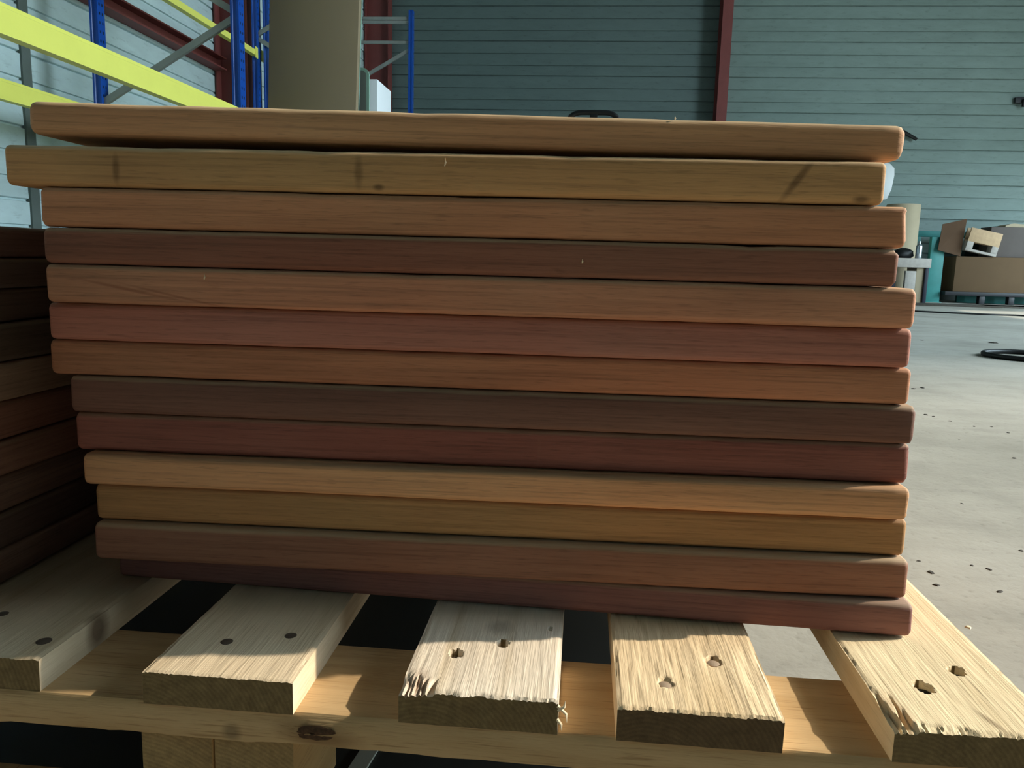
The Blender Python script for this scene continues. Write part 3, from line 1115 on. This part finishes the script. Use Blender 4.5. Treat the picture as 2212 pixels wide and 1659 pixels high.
for s in (-1, 1):
    b = MB()
    b.box((s * .19 - .08, .24, .05), (s * .19 + .08, 1.35, .085))
    b.box((s * .19 - .08, .24, .05), (s * .19 + .08, .30, .16))
    link('fork', b.mesh('fork', 30, .006), M['dark_steel'], jack)
    b = MB()
    b.tube([(s * .05 - .025, .14, .09), (s * .05 + .025, .14, .09)], .09, 20)
    link('wheel', b.mesh('wheel', 40), M['black'], jack)
    b = MB()
    b.tube([(s * .19 - .03, 1.25, .04), (s * .19 + .03, 1.25, .04)], .04, 16)
    link('wheel', b.mesh('wheel', 40), M['black'], jack)
b = MB()
b.box((-.27, .22, .1), (.27, .27, .2))
link('carriage', b.mesh('carriage', 30, .006), M['dark_steel'], jack)
tag(jack, 'black pallet truck parked behind the stack, handle loop showing above', 'pallet truck')

# ------------------------------------------------------------------ far right: machine bench with boxes
YM = 10.6


def pxbox(x0, y0, x1, y1, Y, depth, base=None):
    """box whose front face at distance Y covers these pixels"""
    a, c = onY(x0, y0, Y), onY(x1, y1, Y)
    ztop = (a.z + onY(x1, y0, Y).z) / 2
    zbot = base if base is not None else (c.z + onY(x0, y1, Y).z) / 2
    return (a.x, Y, zbot), (c.x, Y + depth, ztop)


bench = empty('machine_bench', (6.0, YM + .2, 0))
BO = Vector((-6.0, -YM - .2, 0))


def bpart(n, lo, hi, mt, bev=.004):
    b = MB()
    b.box(lo, hi)
    link(n, b.mesh(n, 30, bev), M[mt], bench, BO)


lo, hi = pxbox(2014, 512, 2030, 640, YM + .1, .08, 0)
bx0, bx1 = lo[0], onY(2330, 600, YM).x
ztop_leg = hi[2]
zbed = onY(2140, 632, YM).z
b = MB()
b.box((-(hi[0] - lo[0]) / 2, 0, 0), ((hi[0] - lo[0]) / 2, .08, hi[2]))
b.box((-(hi[0] - lo[0]) / 2 - .02, -.02, 0), ((hi[0] - lo[0]) / 2 + .02, .10, .012))
tag(link('steel_post', b.mesh('steel_post', 30, .004), M['turquoise'], None, ((lo[0] + hi[0]) / 2, lo[1], 0)), 'turquoise steel post standing at the dark end of the long box', 'post')
rail = empty('machine_rail', (6.0, YM + .65, 0))  # back rail of the bench frame, kept as an object of its own


def rpart(n, lo, hi):
    b = MB()
    b.box(lo, hi)
    link(n, b.mesh(n, 30, .004), M['turquoise'], rail, Vector((-6.0, -YM - .65, 0)))


lo, hi = pxbox(2008, 499, 2040, 512, YM + .62, .06)
rpart('top_rail', (bx0 - .05, YM + .66, lo[2]), (bx1, YM + .72, hi[2]))
for x in (bx0 + .01, bx1 - .09):
    rpart('post', (x, YM + .66, 0), (x + .08, YM + .72, lo[2]))
tag(rail, 'turquoise steel back rail of the machine bench, before the back wall', 'rail')
bpart('bed', (bx0 + .19, YM, zbed - .05), (bx1, YM + .6, zbed), 'dark_steel')
zk = onY(2160, 641, YM).z
bpart('kick_plate', (bx0 + .5, YM + .35, 0), (bx1, YM + .40, zbed - .05), 'turquoise')
for px in (2124, 2188, 2250):
    x = onY(px, 640, YM).x
    bpart('leg', (x - .035, YM + .02, 0), (x + .035, YM + .1, zbed - .05), 'dark_steel')
tag(bench, 'low dark-legged machine bench carrying the long cardboard box', 'bench')

lo, hi = pxbox(2066, 556, 2260, 630, YM + .02, .5, zbed)
cb = empty('cardboard_box', (lo[0], lo[1], lo[2]))
W_, D_, H_ = hi[0] - lo[0], .5, hi[2] - lo[2]
b = MB()
b.box((0, 0, 0), (W_, D_, H_))
link('body', b.mesh('body', 30, .004), M['cardboard'], cb)
b = MB()
b.box((0.02, D_ * .47, H_), (W_ - .02, D_ * .53, H_ + .001))
link('tape', b.mesh('tape'), M['cardboard_dark'], cb)
tag(cb, 'long brown cardboard box lying on the turquoise bench', 'box')
boxtop = hi[2]
# dark cardboard sheet tilted at the end of the box
qa, qb, qc, qd = onY(2026, 540, YM + .035), onY(2074, 556, YM + .035), onY(2089, 473, YM + .085), onY(2037, 484, YM + .085)
qb.z = boxtop + .0005
b = MB()
nrm = (qb - qa).cross(qd - qa).normalized() * .012
b.add([qa, qb, qc, qd, qa - nrm, qb - nrm, qc - nrm, qd - nrm], [(0, 1, 2, 3), (7, 6, 5, 4), (0, 4, 5, 1), (1, 5, 6, 2), (2, 6, 7, 3), (3, 7, 4, 0)])
ctr = (qa + qb) / 2
b.v = [tuple(Vector(p) - ctr) for p in b.v]
tag(link('cardboard_sheet', b.mesh('cardboard_sheet'), M['cardboard_dark'], None, ctr), 'dark brown cardboard sheet leaning at the end of the long box', 'sheet')
# small pale crate tilted on top of the box
pc = onY(2106, 560, YM + .06)
crate = empty('wooden_crate', (onY(2078, 540, YM + .06).x, YM - .02, boxtop + .0795), (0, .2, 0))


def cpart(n, lo, hi, mt='crate'):
    b = MB()
    b.box(lo, hi)
    link(n, b.mesh(n, 30, .002), M[mt], crate)


cpart('top_board', (.0, 0, .12), (  .39, .02, .29))
cpart('top_board', (.0, .10, .12), (.39, .12, .29))
cpart('deck', (0, .02, .12), (.39, .10, .14))
for x in (0.0, .31):
    cpart('block', (x, 0, .03), (x + .08, .12, .12), 'offwhite')
cpart('bottom_board', (0, 0, 0), (.39, .12, .03), 'offwhite')
tag(crate, 'small pale wooden crate sitting tilted on the long cardboard box', 'crate')
lo, hi = pxbox(2090, 488, 2150, 520, YM + .42, .15, boxtop)
b = MB()
zl = onY(2090, 500, YM + .42).z
b.prism([(0, 0), (hi[0] - lo[0], 0), (hi[0] - lo[0], hi[2] - boxtop), (.02, zl - boxtop)], (lo[0], YM + .5, boxtop), (lo[0], YM + .42, boxtop), (1, 0, 0))
b.v = [(x - lo[0], y - YM - .42, z - boxtop) for x, y, z in b.v]
tag(link('plastic_cover', b.mesh('plastic_cover'), M['dkgreen'], None, (lo[0], YM + .42, boxtop)), 'dark green plastic cover with slanted top behind the pale crate', 'cover')
lo, hi = pxbox(2142, 492, 2290, 555, YM + .12, .28, boxtop)
b = MB()
b.box((0, 0, 0), (hi[0] - lo[0], .28, hi[2] - lo[2]))
tag(link('grey_carton', b.mesh('grey_carton', 30, .004), M['grey_card'], None, (lo[0], lo[1], lo[2] + .0015)), 'grey carton resting on top of the long cardboard box', 'box')
p = onY(2172, 492, YM + .15)
b = MB()
n_ = 14
vs_, fs = [], []
for i in range(n_ + 1):
    for j in range(2):
        u = i / n_
        vs_.append((u * .75, j * .24, .016 + .035 * abs(math.sin(u * 5.0)) * (1 - .3 * j) + .012 * math.sin(u * 17)))
for i in range(n_):
    fs.append((i * 2, i * 2 + 2, i * 2 + 3, i * 2 + 1))
vs_ += [(x, y, -.0 + 0.0) for x, y, z in vs_]
o_ = (n_ + 1) * 2
for i in range(n_):
    fs.append((o_ + i * 2, o_ + i * 2 + 1, o_ + i * 2 + 3, o_ + i * 2 + 2))
    fs.append((i * 2, o_ + i * 2, o_ + i * 2 + 2, i * 2 + 2))
    fs.append((i * 2 + 1, i * 2 + 3, o_ + i * 2 + 3, o_ + i * 2 + 1))
fs += [(0, 1, o_ + 1, o_), (n_ * 2, o_ + n_ * 2, o_ + n_ * 2 + 1, n_ * 2 + 1)]
b.add(vs_, fs)
tag(link('crumpled_paper', b.mesh('crumpled_paper', 40), M['beige'], None, (p.x, YM + .15, hi[2] + .004)), 'crumpled cream paper lying on the grey carton', 'paper')

# beige roll, small table with spray can
YR = 10.5
ra, rb = onY(1940, 440, YR), onY(2013, 440, YR)
rad = (rb.x - ra.x) / 2
zr = onY(1990, 438, YR).z
b = MB()
b.lathe([(rad * .98, 0), (rad, .01), (rad, zr - .01), (rad * .98, zr), (rad * .35, zr), (rad * .34, zr - .06)], 36)
tag(link('paper_roll', b.mesh('paper_roll', 40), M['beige'], None, ((ra.x + rb.x) / 2, YR + rad + .15, 0)), 'tall beige roll standing on the floor behind the small table', 'roll')
YT = 10.1
tl, tr = onY(1925, 560, YT), onY(2013, 560, YT)
zt2, zb2 = onY(1980, 558, YT).z, onY(1980, 578, YT).z
tbl = empty('small_table', ((tl.x + tr.x) / 2, YT, 0))
hw = (tr.x - tl.x) / 2


def tpart(n, lo, hi, mt):
    b = MB()
    b.box(lo, hi)
    link(n, b.mesh(n, 30, .004), M[mt], tbl)


tpart('table_top', (-hw, 0, zb2), (hw, .4, zt2), 'offwhite')
xn = onY(1999, 600, YT).x - (tl.x + tr.x) / 2
xy = onY(1982, 600, YT).x - (tl.x + tr.x) / 2
xw = onY(1957, 600, YT).x - (tl.x + tr.x) / 2
tpart('leg', (xn, .02, 0), (hw - .01, .1, zb2), 'navy')
tpart('leg', (xn, .3, 0), (hw - .01, .38, zb2), 'navy')
tpart('side_panel', (xy, .05, 0), (xn, .35, zb2), 'beige')
tpart('leg', (-hw + .01, .02, 0), (-hw + .09, .1, zb2), 'navy')
tpart('leg', (-hw + .01, .3, 0), (-hw + .09, .38, zb2), 'navy')
tag(tbl, 'small table with worn white top in front of the beige roll', 'table')
p = onY(1985, 556, YT + .1)
hcan = onY(1985, 521, YT + .1).z - zt2
b = MB()
b.lathe([(.034, 0), (.036, .005), (.036, hcan * .72), (.024, hcan * .82), (.014, hcan * .84), (.014, hcan)], 20)
tag(link('spray_can', b.mesh('spray_can', 40), M['silver'], None, (p.x, YT + .12, zt2)), 'shiny silver spray can on the small white table', 'can')
lo, hi = pxbox(1940, 537, 1975, 557, YT + .15, .16, zt2)
b = MB()
b.lathe([(.10, 0), (.13, .03), (.12, .09), (.06, hi[2] - zt2), (.03, hi[2] - zt2 + .01)], 14)
for i, v in enumerate(b.v):
    q = 1 + .25 * noise.noise(Vector(v) * 14)
    b.v[i] = (v[0] * q, v[1] * q * .8, v[2])
tag(link('black_bag', b.mesh('black_bag', 60), M['black'], None, ((lo[0] + hi[0]) / 2, YT + .24, zt2)), 'crumpled black bag on the small white table', 'bag')
p = onY(1957, 585, YT - .06)
pz = onY(1980, 586, YT - .06)
b = MB()
b.box((0, 0, 0), (pz.x - p.x, .05, p.z))
tag(link('white_carton', b.mesh('white_carton', 30, .004), M['offwhite'], None, (p.x, YT - .06, 0)), 'narrow whitish carton standing in front of the small table', 'box')

# white plastic bag hung on the back wall and small dark fittings
YB = WALL_Y - .06
c0 = onY(1906, 392, YB)
b = MB()
hh = (onY(1906, 352, YB).z - onY(1906, 434, YB).z) / 2
ww = (onY(1932, 380, YB).x - c0.x)
b.lathe([(.01, -hh), (ww * .55, -hh * .92), (ww * .86, -hh * .4), (ww, hh * .35), (ww * .95, hh * .7), (ww * .5, hh * .95), (.015, hh), (.012, hh + .12)], 20)
b.v = [(x, y * .28, z) for x, y, z in b.v]
tag(link('plastic_bag', b.mesh('plastic_bag', 60), M['white'], None, (c0.x, YB, c0.z)), 'white plastic bag hanging on the back wall', 'bag')
pa, pb = onY(1950, 284, YB), onY(1980, 301, YB)
b = MB()
b.tube([pa - pa, pb - pa], [.028, .022], 8)
tag(link('bracket_arm', b.mesh('bracket_arm', 40), M['black'], None, pa), 'short black arm sticking out diagonally on the back wall', 'bracket')
pa = onY(2204, 218, YB)
b = MB()
b.box((-.06, 0, -.03), (.14, .05, .05))
b.box((.02, -.05, -.08), (.09, .0, .02))
tag(link('wall_bracket', b.mesh('wall_bracket', 30, .006), M['dark_steel'], None, pa), 'dark bracket fixed to the green cladding above the grey carton', 'bracket')

# ------------------------------------------------------------------ on the floor
def cable(name, pts_px, r, mat, label, cat, z=None, closed=False):
    pts = [onZ(x, y, r) for x, y in pts_px]
    # subdivide smoothly
    out = []
    n = len(pts)
    for i in range(n if closed else n - 1):
        p0, p1, p2, p3 = pts[(i - 1) % n] if (closed or i > 0) else pts[i], pts[i], pts[(i + 1) % n], pts[(i + 2) % n] if (closed or i < n - 2) else pts[(i + 1) % n]
        for j in range(6):
            t = j / 6
            out.append(.5 * ((2 * p1) + (-p0 + p2) * t + (2 * p0 - 5 * p1 + 4 * p2 - p3) * t * t + (-p0 + 3 * p1 - 3 * p2 + p3) * t ** 3))
    if not closed:
        out.append(pts[-1])
    o = out[0].copy()
    o.z = 0
    b = MB()
    b.tube([q - o for q in out], r, 8, closed)
    return tag(link(name, b.mesh(name, 60), mat, None, o), label, cat)


cable('cable', [(1900, 668), (1980, 672), (2060, 676), (2130, 679), (2212, 682), (2300, 688)], .008, M['black'], 'thin black cable lying straight across the far floor', 'cable')
# hose ring: ellipse on the floor
c = onZ(2225, 769, .012)
b = MB()
R0 = (c - onZ(2151, 769, .012)).length
b.tube([(R0 * math.cos(t), R0 * 1.02 * math.sin(t) * .95, 0) for t in [2 * math.pi * i / 40 for i in range(40)]], .012, 8, closed=True)
tag(link('hose', b.mesh('hose', 60), M['black'], None, (c.x, c.y, .012)), 'black rubber hose coiled in a ring on the floor', 'hose')
for i, (x0, y0, x1, y1) in enumerate(((1950, 652, 2110, 660), (2010, 645, 2060, 650))):
    a, c = onZ(x0, y1, 0), onZ(x1, y0, 0)
    cc = (a + c) / 2
    b = MB()
    b.box((-(c.x - a.x) / 2, -.18, 0), ((c.x - a.x) / 2, .18, .02))
    tag(link('floor_plank', b.mesh('floor_plank', 30, .003), M['chip'], None, (cc.x, min(cc.y, 9.8), 0), (0, 0, -.1 * i)),
        ['long dark grey board lying flat in front of the small table', 'short dark board lying flat near the turquoise bench'][i], 'board')

DB = [(2022, 1264, .006), (1984, 1212, .004), (2000, 896, .009), (2017, 900, .007), (1993, 838, .012), (2145, 741, .03), (2190, 990, .008), (2052, 910, .006), (1973, 840, .012), (2104, 921, .006),
      (2178, 935, .006), (2072, 950, .004), (2142, 922, .005), (2078, 1088, .004), (2136, 1230, .005), (2100, 1222, .004), (2160, 1278, .006), (2206, 1190, .005), (2010, 1236, .007), (2092, 1355, .006), (1990, 735, .012)]
rg = random.Random(9)
for i, (px, py, s) in enumerate(DB):
    p = onZ(px, py, 0)
    s *= .75
    b = MB()
    n = 7
    ang = rg.uniform(0, 6.28)
    ring1, ring2 = [], []
    for j in range(n):
        a = 2 * math.pi * j / n
        q = s * rg.uniform(.6, 1.1)
        ring1.append((q * math.cos(a) * 1.5, q * math.sin(a), 0))
        ring2.append((q * .6 * math.cos(a) * 1.5, q * .6 * math.sin(a), s * .28))
    b.add(ring1 + ring2, [tuple(range(n - 1, -1, -1)), tuple(range(n, 2 * n))] + [(j, (j + 1) % n, n + (j + 1) % n, n + j) for j in range(n)])
    tag(link('debris_chip', b.mesh('debris_chip'), M['splinter'] if i == 19 else M['chip'], None, (p.x, p.y, 0), (0, 0, ang)),
        'pale wood splinter on the floor beside the pallet edge' if i == 19 else 'small dark crumb of debris on the concrete floor', 'debris', None if i == 19 else 'debris on the floor')

# dark sheet added to deepen the shade under the pallet
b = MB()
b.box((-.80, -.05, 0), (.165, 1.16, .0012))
tag(link('shade_sheet', b.mesh('shade_sheet'), plain('shade_film', srgb(40, 42, 38), .6), None, (0, PY0, 0)), 'added dark sheet deepening the shade on the floor under the pallet', 'sheet')
# packing strap on the floor under the pallet
pa, pb = onZ(752, 1690, .0035), onZ(806, 1605, .0035)
b = MB()
d_ = (pb - pa)
u = Vector((-d_.y, d_.x, 0)).normalized() * .007
o0 = pa.copy()
o0.z = 0
b.add([(pa - u) - o0, (pa + u) - o0, (pb + u) - o0, (pb - u) - o0] + [(pa - u) - o0 - Vector((0, 0, .002)), (pa + u) - o0 - Vector((0, 0, .002)), (pb + u) - o0 - Vector((0, 0, .002)), (pb - u) - o0 - Vector((0, 0, .002))],
      [(0, 3, 2, 1), (4, 5, 6, 7), (0, 1, 5, 4), (1, 2, 6, 5), (2, 3, 7, 6), (3, 0, 4, 7)])
tag(link('packing_strap', b.mesh('packing_strap'), M['strap'], None, o0), 'pale packing strap lying on the floor under the pallet', 'strap')
